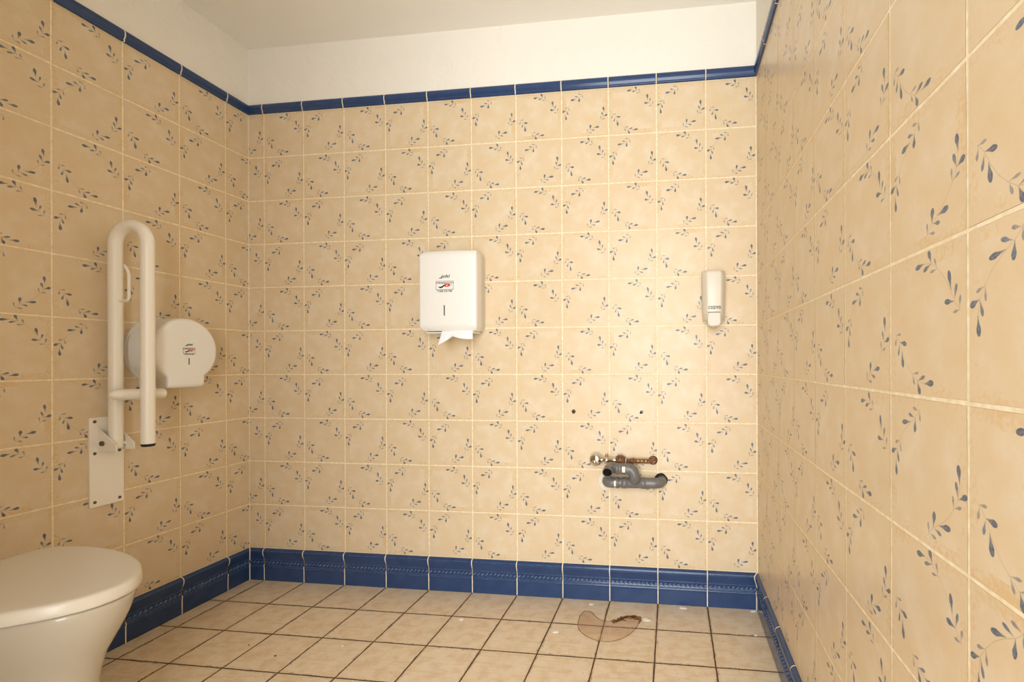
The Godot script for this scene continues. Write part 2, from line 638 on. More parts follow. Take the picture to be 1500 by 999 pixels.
func room() -> void:
	var back := Transform3D.IDENTITY
	var left := Transform3D(Basis(Vector3(0, 0, -1), Vector3.UP, Vector3(1, 0, 0)), Vector3(0, 0, RZ))
	var right := Transform3D(Basis(Vector3(0, 0, 1), Vector3.UP, Vector3(-1, 0, 0)), Vector3(RW, 0, 0))
	var flat := Transform3D(Basis(Vector3.RIGHT, Vector3(0, 0, -1), Vector3.UP), Vector3.ZERO)

	# back wall
	var wb := wall("wall_back", back, RW, RW, "wall of cream sprig-patterned tiles carrying the towel dispenser and bare pipes")
	for j in 10:
		for k in range(-1, 11):
			var type := 0 if (k + j) % 2 != 0 else 1
			var rot := type + (2 if rng.randf() < 0.5 else 0)
			if k < 0:
				lay(wb, back, 0.0, FIRST, BH + j * 0.2, 0.2, 1.0 - FIRST / T, rot, M.wall_tile, 0.0016, 0.0014)
			else:
				lay(wb, back, FIRST + k * T, T, BH + j * 0.2, 0.2, 0.0, rot, M.wall_tile, 0.0016, 0.0014)
	# left wall: the frame starts at the rear wall and runs towards the corner
	var wl := wall("wall_left", left, RZ, RZ, "wall of cream sprig-patterned tiles beside the toilet and the grab rail")
	for j in 10:
		for m in range(-1, 9):
			var type := 0 if (m + j) % 2 != 0 else 1
			var rot := type + (2 if rng.randf() < 0.5 else 0)
			if m < 0:
				lay(wl, left, RZ - LFIRST, LFIRST, BH + j * 0.2, 0.2, 0.0, rot, M.wall_tile, 0.0016, 0.0014)
			else:
				lay(wl, left, RZ - LFIRST - (m + 1) * 0.2, 0.2, BH + j * 0.2, 0.2, 0.0, rot, M.wall_tile, 0.0016, 0.0014)
		var rest := RZ - LFIRST - 9 * 0.2
		lay(wl, left, 0.0, rest, BH + j * 0.2, 0.2, 1.0 - rest / T, 0 if (9 + j) % 2 != 0 else 1, M.wall_tile, 0.0016, 0.0014)
	# right wall
	var wr := wall("wall_right", right, RZ, RZ, "long bare wall of cream sprig-patterned tiles meeting the pipe wall, nothing mounted on it")
	for j in 10:
		for a in range(0, 10):
			var type := 0 if (a + j) % 2 == 0 else 1
			var rot := type + (2 if rng.randf() < 0.5 else 0)
			lay(wr, right, a * 0.2, 0.2, BH + j * 0.2, 0.2, 0.0, rot, M.wall_tile, 0.0016, 0.0014)
	# floor
	var fl := thing("floor", "beige ceramic tile floor with dark brown joints", "floor", Vector3.ZERO, "", "structure")
	part("screed", box_mesh(Vector3(-0.15, -0.15, -0.15), Vector3(LX1 + 0.15, -0.004, EZ + 0.15)), M.render_coat, fl)
	part("grout", box_mesh(Vector3(0, -0.004, 0), Vector3(RW, -0.0009, RZ)), M.floor_grout, fl, Transform3D.IDENTITY, "dark brown joints between the floor tiles")
	for b in range(0, 10):
		for k in range(-1, 11):
			if k < 0:
				lay(fl, flat, 0.0, FIRST, -(b + 1) * 0.2, 0.2, 1.0 - FIRST / T, rng.randi() % 2 * 2, M.floor_tile, 0.0013, 0.0018)
			else:
				lay(fl, flat, FIRST + k * T, T, -(b + 1) * 0.2, 0.2, 0.0, rng.randi() % 2 * 2, M.floor_tile, 0.0013, 0.0018)
	# ceiling
	var ce := thing("ceiling", "white painted plaster ceiling", "ceiling", Vector3.ZERO, "", "structure")
	part("slab", box_mesh(Vector3(-0.15, CH, -0.15), Vector3(LX1 + 0.15, CH + 0.15, EZ + 0.15)), M.ceiling, ce)
	# rear side: wall behind the toilet with the doorway the picture is taken from, an added short lobby shaping the daylight and its open outer door
	var rear := thing("wall_rear", "plain cream wall behind the camera with the doorway to the added lobby", "wall", Vector3.ZERO, "", "structure")
	part("body", box_mesh(Vector3(-0.15, -0.1, RZ), Vector3(PX, CH + 0.1, RZ + 0.12)), M.rear, rear)
	part("jamb", box_mesh(Vector3(2.25, -0.1, RZ), Vector3(RW + 0.15, CH + 0.1, RZ + 0.12)), M.rear, rear)
	part("lintel", box_mesh(Vector3(PX, DT, RZ), Vector3(2.25, CH + 0.1, RZ + 0.12)), M.rear, rear)
	var ent := thing("wall_added_lobby", "plain grey lobby walls, added unseen to narrow the daylight from the open outer doorway", "wall", Vector3.ZERO, "", "structure")
	part("side", box_mesh(Vector3(LX0 - 0.15, -0.1, RZ + 0.12), Vector3(LX0, CH + 0.1, EZ + 0.15)), M.lobby, ent)
	part("side", box_mesh(Vector3(LX1, -0.1, RZ + 0.12), Vector3(LX1 + 0.15, CH + 0.1, EZ + 0.15)), M.lobby, ent)
	part("lintel", box_mesh(Vector3(LX0, 2.4, EZ), Vector3(LX1, CH + 0.1, EZ + 0.15)), M.lobby, ent)
	var gr := thing("ground", "pale paved ground outside the entrance", "pavement", Vector3.ZERO, "", "structure")
	part("slab", box_mesh(Vector3(-8, -0.25, EZ + 0.15), Vector3(12, -0.02, EZ + 16)), M.pavement, gr)

	skirting(left, right)

const BASE_PROFILE := [[0.006, 0.0], [0.006, 0.002], [0.006, 0.057], [0.006, 0.060], [0.0068, 0.0615], [0.0082, 0.0635], [0.0082, 0.065], [0.0066, 0.067], [0.0072, 0.069], [0.0078, 0.0705], [0.0068, 0.072], [0.0045, 0.0745], [0.0042, 0.082], [0.0045, 0.0905], [0.0062, 0.094], [0.006, 0.097], [0.0075, 0.104], [0.0108, 0.114], [0.0136, 0.122], [0.0148, 0.128], [0.015, 0.1335], [0.0138, 0.139], [0.010, 0.1435], [0.005, 0.146], [0.0, 0.1465]]
const TRIM_PROFILE := [[0.0, 0.0], [0.0075, 0.0006], [0.0088, 0.003], [0.0086, 0.0055], [0.0074, 0.0078], [0.0078, 0.0095], [0.0100, 0.0125], [0.0122, 0.018], [0.0130, 0.025], [0.0126, 0.032], [0.0105, 0.0385], [0.006, 0.0425], [0.0, 0.0435]]

# a length of moulding from x = 0 to len in a wall frame (x along, y up, z out)
func moulding(profile: Array, len: float, y: float, end: float, inset: float) -> ArrayMesh:
	var s := st_new()
	var rings := []
	var cuts := [[0.0, 1.0 if end > 0.0 else 0.0], [end, 0.0], [end * 2.5, 0.0], [len - end * 2.5, 0.0], [len - end, 0.0], [len, 1.0 if end > 0.0 else 0.0]] if end > 0.0 else [[0.0, 0.0], [len, 0.0]]
	for c in cuts:
		var ring := []
		for p in profile:
			ring.append(Vector3(c[0], y + p[1], maxf(0.0, p[0] - inset - 0.0012 * c[1])))
		ring.append(Vector3(c[0], y + profile[profile.size() - 1][1], -0.003))
		ring.append(Vector3(c[0], y + profile[0][1], -0.003))
		rings.append(ring)
	loft(s, rings, true, true, true, 0)
	return done(s)

var rope_meshes := {}

func rope(len: float) -> ArrayMesh:
	var key := "%.3f" % len
	if rope_meshes.has(key):
		return rope_meshes[key]
	var s := st_new()
	var n := maxi(2, int(round(len / 0.0176)))
	for i in n:
		var c := Vector3((i + 0.5) * len / n, 0.0825, 0.0048)
		var basis := Basis(Vector3.BACK, deg_to_rad(38.0))
		var rings := []
		for q in 5:
			var a := -PI / 2 + PI * q / 4.0
			var ring := []
			for k in 8:
				var b := TAU * k / 8
				ring.append(c + basis * Vector3(sin(a) * 0.0098, cos(a) * cos(b) * 0.0048, cos(a) * sin(b) * 0.0062))
			rings.append(ring)
		loft(s, rings, true, false, false, 0)
	var m := done(s)
	rope_meshes[key] = m
	return m

# two fine ridges below the rope and one on the shoulder, highlights painted in paler blue over worn glaze
func fillet(len: float) -> ArrayMesh:
	var key := "f%.3f" % len
	if rope_meshes.has(key):
		return rope_meshes[key]
	var s := st_new()
	for q in [[0.0640, 0.0078, 0.0010], [0.0708, 0.0073, 0.0010], [0.0955, 0.0057, 0.0009], [0.1375, 0.0136, 0.0010]]:
		tube_into(s, [Vector3(0.0012, q[0], q[1]), Vector3(len - 0.0012, q[0], q[1])], q[2], 6)
	var m := done(s)
	rope_meshes[key] = m
	return m

func skirting(left: Transform3D, right: Transform3D) -> void:
	var runs := [
		["back", Transform3D.IDENTITY, RW, pieces(FIRST, T, 11, true), "the wall with the bare pipes"],
		["left", left, RZ, pieces_left(), "the wall behind the toilet and grab rail"],
		["right", right, RZ, pieces(0.2, 0.2, 9, true), "the long bare wall"],
	]
	var num := 1
	for r in runs:
		var f: Transform3D = r[1]
		var len: float = r[2]
		var b := thing("baseboard_" + r[0], "glossy navy blue tile skirting with rope bead along " + r[4], "skirting", Vector3.ZERO, "", "structure")
		part("grout", moulding(BASE_PROFILE, len, 0.0, 0.0, 0.0005), M.grout, b, f)
		var t := thing("trim_%d" % num, "glossy navy blue border tiles topping " + r[4], "border tiles", Vector3.ZERO, "", "structure")
		num += 1
		part("grout", moulding(TRIM_PROFILE, len, TT, 0.0, 0.0005), M.grout, t, f)
		if r[0] == "back":
			corner_bead(0.0, 1.0, b)
			corner_bead(RW, -1.0, b)
		for p in r[3]:
			var l: float = p[1] - p[0] - 0.0026
			var at := f * Transform3D(Basis.IDENTITY, Vector3(p[0] + 0.0013, 0, 0))
			var piece := part("skirting_tile", moulding(BASE_PROFILE, l, 0.0, 0.0012, 0.0), M.blue, b, at)
			part("rope_bead", rope(l), M.blue_worn_highlight, piece, Transform3D.IDENTITY, "rope moulding with worn ridges and highlights painted in paler blue")
			part("fillet", fillet(l), M.blue_worn_highlight, piece)
			part("border_tile", moulding(TRIM_PROFILE, l, TT, 0.0012, 0.0), M.blue, t, at)

func corner_bead(x: float, sx: float, parent: Node) -> void:
	var pts := []
	for p in BASE_PROFILE:
		pts.append(Vector3(x + sx * (p[0] + 0.0006), p[1], p[0] + 0.0006))
	part("corner_grout", tube(pts, 0.0024, 8), M.grout, parent)

func pieces(first: float, pitch: float, n: int, _a: bool) -> Array:
	var out := [[0.0, first]]
	for i in n:
		out.append([first + i * pitch, first + (i + 1) * pitch])
	return out

func pieces_left() -> Array:
	var out := [[RZ - LFIRST, RZ]]
	for i in 9:
		out.append([RZ - LFIRST - (i + 1) * 0.2, RZ - LFIRST - i * 0.2])
	out.append([0.0, RZ - LFIRST - 1.8])
	return out

# ------------------------------------------------------------------ toilet
const LID := [[0.0, 0.0], [0.004, 0.03], [0.015, 0.055], [0.035, 0.080], [0.06, 0.102], [0.095, 0.128], [0.137, 0.1515], [0.18, 0.171], [0.225, 0.186], [0.275, 0.197], [0.325, 0.203], [0.375, 0.2045], [0.42, 0.201], [0.445, 0.192], [0.459, 0.176], [0.465, 0.15], [0.467, 0.08]]

# closed outline in plan: front tip at x = tip, the length scaled to len, half width to hw
func pan_ring(tip: float, len: float, hw: float, y: float, zc := 1.08) -> Array:
	var out := []
	for p in LID:
		out.append(Vector3(tip - p[0] / 0.467 * len, y, zc - p[1] / 0.2045 * hw))
	for i in range(LID.size() - 1, 0, -1):
		var p = LID[i]
		out.append(Vector3(tip - p[0] / 0.467 * len, y, zc + p[1] / 0.2045 * hw))
	return out

func toilet() -> void:
	var t := thing("toilet", "white ceramic toilet with closed lid by the grab rail wall", "toilet", Vector3(0.36, 0, 1.08))
	var off := Transform3D(Basis.IDENTITY, Vector3(-0.36, 0, -1.08))
	# pan: rings from the floor up: tip, length, half width, height
	var s := st_new()
	var rings := []
	for r in [[0.632, 0.60, 0.150, 0.0], [0.632, 0.60, 0.152, 0.01], [0.629, 0.60, 0.154, 0.06], [0.626, 0.60, 0.158, 0.13], [0.6265, 0.60, 0.162, 0.20], [0.629, 0.595, 0.168, 0.26], [0.636, 0.59, 0.172, 0.295], [0.648, 0.585, 0.178, 0.33], [0.666, 0.575, 0.184, 0.36], [0.685, 0.56, 0.190, 0.393], [0.699, 0.55, 0.1945, 0.42], [0.7065, 0.548, 0.1975, 0.442], [0.7105, 0.546, 0.1995, 0.456], [0.711, 0.545, 0.1998, 0.463], [0.709, 0.543, 0.1985, 0.4665], [0.702, 0.54, 0.194, 0.468]]:
		rings.append(pan_ring(r[0], r[1], r[2], r[3]))
	loft(s, rings, true, true, true, 0)
	part("bowl", done(s), M.ceramic, t, off)
	# cistern outlet collar running back to the wall
	s = st_new()
	slab_into(s, round_rect(0.24, 0.36, 0.05), 0.003, 0.16, 0.01)
	part("rear_shroud", done(s), M.ceramic, t, off * Transform3D(Basis(Vector3(0, 0, -1), Vector3.UP, Vector3.RIGHT), Vector3(0, 0.2, 1.08)))
	# seat, hidden below the overlapping lid except for a thin shadow gap
	s = st_new()
	rings = []
	for r in [[0.704, 0.452, 0.195, 0.4685], [0.7055, 0.455, 0.1965, 0.4695], [0.7055, 0.455, 0.1965, 0.4725], [0.704, 0.452, 0.1955, 0.4735]]:
		rings.append(pan_ring(r[0], r[1], r[2], r[3]))
	loft(s, rings, true, true, true, 0)
	part("seat", done(s), M.seat, t, off)
	s = st_new()
	rings = []
	for r in [[0.7115, 0.4635, 0.2012, 0.4705], [0.7140, 0.466, 0.2034, 0.4712], [0.7155, 0.4675, 0.2046, 0.4738], [0.7153, 0.4672, 0.2045, 0.480], [0.7145, 0.4665, 0.2040, 0.491], [0.713, 0.465, 0.2026, 0.4955], [0.709, 0.461, 0.1995, 0.4985], [0.704, 0.456, 0.1955, 0.4995], [0.696, 0.448, 0.190, 0.5], [0.66, 0.40, 0.16, 0.5]]:
		rings.append(pan_ring(r[0], r[1], r[2], r[3]))
	loft(s, rings, true, true, true, 0)
	part("lid", done(s), M.seat, t, off)
	for z in [1.005, 1.155]:
		part("hinge", tube([Vector3(0.222, 0.478, z - 0.025), Vector3(0.222, 0.478, z + 0.025)], 0.013, 14), M.chrome, t, off)

# ------------------------------------------------------------------ fold-up rail
func grab_rail() -> void:
	var t := thing("grab_rail", "white tubular fold-up grab rail, raised upright on the tiled wall", "grab rail", Vector3(0.0, 0.51, 0.571))
	var off := Transform3D(Basis.IDENTITY, Vector3(0, -0.51, -0.571))
	var onwall := Transform3D(Basis(Vector3(0, 0, -1), Vector3.UP, Vector3.RIGHT), Vector3(0.0, 0.6635, 0.571))
	part("mounting_plate", slab(round_rect(0.102, 0.304, 0.004), 0.0003, 0.006, 0.0012), M.enamel, t, off * onwall)
	for p in [[-0.037, 0.138], [-0.037, 0.030], [-0.037, -0.135], [0.037, -0.137], [0.037, 0.138], [0.037, 0.030]]:
		part("screw", lathe([[0.0052, 0.0], [0.0052, 0.0008], [0.004, 0.0022], [0.0015, 0.0026]], 14), M.screw, t, off * onwall * Transform3D(Basis.IDENTITY, Vector3(p[0], p[1], 0.006)))
	# two gusset cheeks that hold the pivot
	for z in [0.598, 0.543]:
		var s := st_new()
		var poly := [Vector2(0.004, 0.700), Vector2(0.078, 0.700), Vector2(0.078, 0.722), Vector2(0.070, 0.730), Vector2(0.012, 0.776), Vector2(0.004, 0.778)]
		slab_into(s, poly, z - 0.002, z + 0.002, 0.0)
		part("gusset", done(s), M.enamel, t, off)
	part("pivot_bolt", lathe([[0.009, 0.0], [0.009, 0.004], [0.007, 0.006], [0.003, 0.0065]], 6), M.screw, t, off * Transform3D(Basis.IDENTITY, Vector3(0.026, 0.727, 0.600)))
	part("pivot_pin", tube([Vector3(0.042, 0.722, 0.543), Vector3(0.042, 0.722, 0.598)], 0.006, 12), M.enamel, t, off)
	# the bent tube
	var zc := 0.571
	var pts := [Vector3(0.040, 0.708, zc), Vector3(0.040, 0.80, zc), Vector3(0.040, 1.1, zc), Vector3(0.040, 1.35, zc)]
	pts += arc(Vector3(0.104, 1.408, zc), Vector3(-1, 0, 0), Vector3.UP, 0.064, 0.0, PI, 16)
	pts += [Vector3(0.168, 1.35, zc), Vector3(0.168, 1.1, zc), Vector3(0.168, 0.725, zc)]
	part("tube", tube(pts, 0.0195, 22), M.enamel, t, off)
	part("end_cap", tube([Vector3(0.168, 0.7255, zc), Vector3(0.168, 0.7205, zc), Vector3(0.168, 0.7155, zc)], [0.0194, 0.0196, 0.0165], 20), M.black, t, off, "black plastic end cap")
	# short round-ended rest bar between the two runs of the tube
	var s2 := st_new()
	var bar := []
	var rad := []
	for q in [[0.642, 0.002], [0.6395, 0.008], [0.633, 0.014], [0.624, 0.0175], [0.61, 0.0188], [0.56, 0.0188], [0.492, 0.0188], [0.4885, 0.0175], [0.487, 0.015]]:
		bar.append(Vector3(0.090 + (0.652 - q[0]) * 0.16, 0.8945 - (0.652 - q[0]) * 0.03, q[0] - 0.012))
		rad.append(q[1])
	tube_into(s2, bar, rad, 16)
	part("rest_bar", done(s2), M.enamel, t, off)
	# thin wire roll holder on the inner run
	var wire := [Vector3(0.05, 1.214, zc), Vector3(0.078, 1.214, zc)]
	wire += arc(Vector3(0.082, 1.226, zc), Vector3(0, -1, 0), Vector3(1, 0, 0), 0.012, 0.0, PI / 2, 6)
	wire += [Vector3(0.0945, 1.26, zc), Vector3(0.0945, 1.30, zc), Vector3(0.089, 1.318, zc), Vector3(0.076, 1.338, zc)]
	var rr := []
	for i in wire.size():
		rr.append(0.0048 if i < wire.size() - 1 else 0.003)
	part("roll_holder", tube(wire, rr, 10), M.enamel, t, off)

# ------------------------------------------------------------------ jumbo roll dispenser
func roll_dispenser() -> void:
	var t := thing("toilet_roll_dispenser", "round white jumbo toilet roll dispenser on the wall behind the grab rail", "dispenser", Vector3(0.0, 1.046, 0.398))
	var f := Transform3D(Basis(Vector3(0, 0, -1), Vector3.UP, Vector3.RIGHT), Vector3.ZERO)
	# outline: disc with a flat chin below
	var outline := []
	var rad := 0.122
	for i in 64:
		var a := deg_to_rad(-56.0) + deg_to_rad(292.0) * i / 63.0
		outline.append(Vector2(cos(a), sin(a)) * rad)
	outline.append(Vector2(-0.068, -0.132))
	outline.append(Vector2(-0.063, -0.138))
	for k in 5:
		outline.append(Vector2(-0.045 + 0.0225 * k, -0.1395))
	outline.append(Vector2(0.063, -0.138))
	outline.append(Vector2(0.068, -0.132))
	part("back_plate", slab(outline.map(func(p): return p * 1.02), 0.0005, 0.012), M.plastic, t, f)
	var s := st_new()
	var crings := [outline.map(func(p): return Vector3(p.x, p.y, 0.0125)), outline.map(func(p): return Vector3(p.x, p.y, 0.06))]
	for i in 7:
		var a := PI / 2 * i / 6.0
		var k := 1.0 - 0.014 * (1.0 - cos(a)) / rad
		crings.append(outline.map(func(p): return Vector3(p.x * k, p.y * k, 0.114 + 0.014 * sin(a))))
	crings.append(outline.map(func(p): return Vector3(p.x * 0.8, p.y * 0.8, 0.1282)))
	loft(s, crings, true, true, true, 0)
	part("cover", done(s), M.plastic, t, f)
	part("level_slot", slab(round_rect(0.0032, 0.026, 0.0015, 3), 0.1275, 0.1288), M.dark, t, f * Transform3D(Basis.IDENTITY, Vector3(0.004, -0.0405, 0)), "narrow dark viewing slot")
	sticker(t, f * Transform3D(Basis.IDENTITY, Vector3(0.004, 0.0, 0.1284)), 0.046)

# printed maker's mark and service sticker, w metres wide, in a frame facing out along z
func sticker(t: Node, f: Transform3D, w: float) -> void:
	var h := w * 0.50
	var label_ := part("sticker", slab(round_rect(w, h, 0.0008, 2), 0.0, 0.0002), M.label_paper if M.has("label_paper") else M.plastic, t, f)
	var at := func(x: float, y: float) -> Transform3D: return Transform3D(Basis.IDENTITY, Vector3(x * w, y * w, 0.0003))
	var s := st_new()
	for b in [[-0.5, -0.2, 0.5, -0.225], [-0.5, 0.25, 0.5, 0.235], [-0.5, -0.2, -0.485, 0.25], [0.485, -0.2, 0.5, 0.25]]:
		box_into(s, Vector3(minf(b[0], b[2]) * w, minf(b[1], b[3]) * w, 0.0001), Vector3(maxf(b[0], b[2]) * w, maxf(b[1], b[3]) * w, 0.0004))
	part("border_print", done(s), M.ink, label_)
	part("lettering", text_mesh("TORNINETTESS", w * 0.108, "Droid Sans", true), M.ink, label_, at.call(0.0, 0.15))
	part("lettering", text_mesh("7 688 276 796", w * 0.10, "Droid Sans", true), M.ink, label_, at.call(0.0, -0.30))
	# dark swoosh and red oval of the emblem
	s = st_new()
	var top := []
	var low := []
	for i in 13:
		var q := i / 12.0
		var x := -0.36 + 0.34 * q
		low.append(Vector2(x, -0.08 - 0.085 * sin(PI * q) + 0.06 * q) * w)
		top.append(Vector2(x, -0.05 - 0.02 * sin(PI * q) + 0.13 * q * q) * w)
	top.reverse()
	slab_into(s, low + top, 0.0002, 0.0005)
	part("emblem_swoosh", done(s), M.ink, label_)
	var oval := []
	for i in 24:
		var a := TAU * i / 24.0
		oval.append(Vector2(0.14 + cos(a) * 0.17 + sin(a) * 0.03, 0.02 + sin(a) * 0.095) * w)
	part("emblem_oval", slab(oval, 0.0002, 0.0005), M.red, label_)
	part("emblem_stroke", slab([Vector2(0.06, 0.0) * w, Vector2(0.12, -0.04) * w, Vector2(0.22, 0.06) * w, Vector2(0.15, 0.05) * w], 0.0002, 0.0007), M.plastic, label_)
	part("emblem_dot", slab(round_rect(0.035 * w, 0.05 * w, 0.01 * w, 3), 0.0002, 0.0005), M.ink, label_, at.call(0.37, 0.02))
	# maker's mark above: slanted word with a long tail
	var mark := part("logo", text_mesh("Jofel", w * 0.16, "Droid Sans", true, true), M.ink, t, f * Transform3D(Basis(Vector3(1, 0, 0), Vector3(0.25, 1, 0), Vector3(0, 0, 1)), Vector3(0.06 * w, 0.50 * w, 0.0006)))
	var tail := [Vector2(-0.36, 0.405) * w, Vector2(-0.28, 0.395) * w, Vector2(-0.17, 0.44) * w, Vector2(-0.10, 0.52) * w, Vector2(-0.16, 0.50) * w, Vector2(-0.24, 0.44) * w]
	part("logo_tail", slab(tail, 0.0, 0.0006), M.ink, t, f)
	mark.set_meta("label", "dark italic maker's mark")

# ------------------------------------------------------------------ towel dispenser
func towel_dispenser() -> void:
	var t := thing("paper_towel_dispenser", "white box-shaped paper towel dispenser on the tiled wall", "dispenser", Vector3(1.022, 1.296, 0.0))
	part("back_plate", slab(round_rect(0.236, 0.325, 0.008), 0.0005, 0.02, 0.002), M.plastic, t, Transform3D(Basis.IDENTITY, Vector3(0, -0.002, 0)))
	# cover: rounded rectangle whose front bows outwards, slightly drawn in towards the wall
	var s := st_new()
	var rings := []
	var w := 0.252
	var h := 0.332
	var n := 15
	# each ring is one height; across it a U-shaped section
	for iy in 23:
		var q := iy / 22.0
		var y := lerpf(-h / 2, h / 2, q)
		var soft := 0.0
		var d := minf(q, 1.0 - q) * h
		if d < 0.016:
			soft = 0.016 - sqrt(maxf(0.0, 0.016 * 0.016 - pow(0.016 - d, 2.0)))
		var hw := w / 2 - soft * 0.55
		var depth := 0.121 - soft
		var ring := []
		var rr := 0.012
		ring.append(Vector3(-hw + 0.004, y, 0.02))
		ring.append(Vector3(-hw + 0.002, y, 0.06))
		for k in 6:
			var a := PI / 2 * k / 5.0
			ring.append(Vector3(-hw + rr - cos(a) * rr, y, depth - 0.008 - rr + sin(a) * rr))
		for k in range(1, n):
			var x := lerpf(-hw + rr, hw - rr, float(k) / n)
			ring.append(Vector3(x, y, depth - 0.008 + 0.008 * cos(x / hw * PI / 2)))
		for k in 6:
			var a := PI / 2 * (5 - k) / 5.0
			ring.append(Vector3(hw - rr + cos(a) * rr, y, depth - 0.008 - rr + sin(a) * rr))
		ring.append(Vector3(hw - 0.002, y, 0.06))
		ring.append(Vector3(hw - 0.004, y, 0.02))
		rings.append(ring)
	loft(s, rings, true, true, true, 0)
	part("cover", done(s), M.plastic, t)
	# outlet tray below
	part("outlet_lip", box_mesh(Vector3(-0.105, -0.175, 0.012), Vector3(0.105, -0.1655, 0.092), 0.003), M.plastic, t)
	part("outlet_slot", box_mesh(Vector3(-0.098, -0.1695, 0.088), Vector3(0.098, -0.167, 0.0925)), M.dark, t, Transform3D.IDENTITY, "dark outlet gap under the cover")
	part("level_slot", slab(round_rect(0.0042, 0.044, 0.002, 3), 0.1200, 0.1216), M.dark, t, Transform3D(Basis.IDENTITY, Vector3(-0.008, -0.083, 0)), "narrow dark viewing slot")
	sticker(t, Transform3D(Basis.IDENTITY, Vector3(-0.006, 0.019, 0.1211)), 0.076)
	# the towel hanging out of it
	var top := []
	var low := []
	s = st_new()
	var across := 22
	var down := 6
	var grid := []
	for j in down + 1:
		var row := []
		for i in across + 1:
			var q := float(i) / across
			var x := lerpf(-0.028, 0.104, q)
			var bottom := lerpf(-0.0695, -0.034, minf(q / 0.46, 1.0)) if q < 0.46 else (-0.034 - 0.011 * sin((q - 0.46) / 0.54 * PI * 0.62))
			bottom = minf(bottom, -0.030)
			var v := float(j) / down
			var y := -0.160 + (bottom + 0.004) * v
			var z := 0.098 + 0.014 * v + 0.006 * sin(q * 9.0 + v * 2.0) * v + 0.010 * sin(q * 4.0) * v
			row.append(Vector3(x - 0.01 * v * (1.0 - q), y, z))
		grid.append(row)
	s.set_smooth_group(0)
	for j in down:
		for i in across:
			quad(s, grid[j][i], grid[j][i + 1], grid[j + 1][i + 1], grid[j + 1][i])
			var o := Vector3(0, 0, -0.0008)
	for j in down:
		for i in across:
			var o := Vector3(0, 0, -0.0006)
			quad(s, grid[j][i] + o, grid[j + 1][i] + o, grid[j + 1][i + 1] + o, grid[j][i + 1] + o)
	single("paper_towel", done(s), M.paper, "crumpled white paper towel hanging from the box-shaped dispenser", "paper towel", Transform3D(Basis.IDENTITY, t.position))

# ------------------------------------------------------------------ soap dispenser
func soap_dispenser() -> void:
	var t := thing("soap_dispenser", "small off-white wall soap dispenser with push lever", "dispenser", Vector3(2.108, 1.255, 0.0))
	part("back_plate", slab(round_rect(0.084, 0.205, 0.008), 0.0005, 0.014, 0.002), M.soap_body, t, Transform3D(Basis.IDENTITY, Vector3(0.002, 0.002, 0)))
	# faceted body: raised middle panel with slanting flanks, narrowing downwards
	var s := st_new()
	var rings := []
	for q in [[0.105, 0.040, 0.020, 0.045], [0.1045, 0.0435, 0.024, 0.060], [0.100, 0.0455, 0.026, 0.076], [0.09, 0.046, 0.0265, 0.080], [0.0, 0.0445, 0.0255, 0.082], [-0.06, 0.0425, 0.0245, 0.080], [-0.088, 0.0405, 0.0235, 0.076], [-0.094, 0.039, 0.022, 0.060], [-0.095, 0.037, 0.020, 0.04]]:
		var y: float = q[0]
		var hw: float = q[1]
		var pw: float = q[2]
		var d: float = q[3]
		var ring := []
		for p in [[-hw, 0.012], [-hw, d * 0.55], [-hw + 0.002, d * 0.68], [-pw - 0.005, d - 0.007], [-pw - 0.001, d - 0.001], [-pw + 0.003, d], [0.0, d + 0.001], [pw - 0.003, d], [pw + 0.001, d - 0.001], [pw + 0.005, d - 0.007], [hw - 0.002, d * 0.68], [hw, d * 0.55], [hw, 0.012]]:
			ring.append(Vector3(p[0], y, p[1]))
		rings.append(ring)
	loft(s, rings, true, true, true, 0)
	part("body", done(s), M.soap_body, t)
	# lever: rounded tongue at the foot
	var tongue := []
	for p in [[-0.0225, -0.064], [0.0225, -0.064], [0.0265, -0.085], [0.026, -0.105], [0.021, -0.115], [0.012, -0.119], [-0.012, -0.119], [-0.021, -0.115], [-0.026, -0.105], [-0.0265, -0.085]]:
		tongue.append(Vector2(p[0] - 0.001, p[1]))
	s = st_new()
	slab_into(s, tongue, 0.055, 0.0895, 0.005)
	part("push_lever", done(s), M.soap_lever, t)
	part("lever_gap", box_mesh(Vector3(-0.0245, -0.0645, 0.078), Vector3(0.0225, -0.0622, 0.0838)), M.dark, t)
	part("nozzle", lathe([[0.005, -0.012], [0.006, -0.004], [0.006, 0.01]], 12, face(Vector3.UP, Vector3(0, -0.11, 0.045))), M.soap_body, t)
	part("lettering", text_mesh("CIIZYD", 0.0115, "Droid Sans", true), M.ink, t, Transform3D(Basis.IDENTITY, Vector3(0.001, -0.045, 0.0828)))

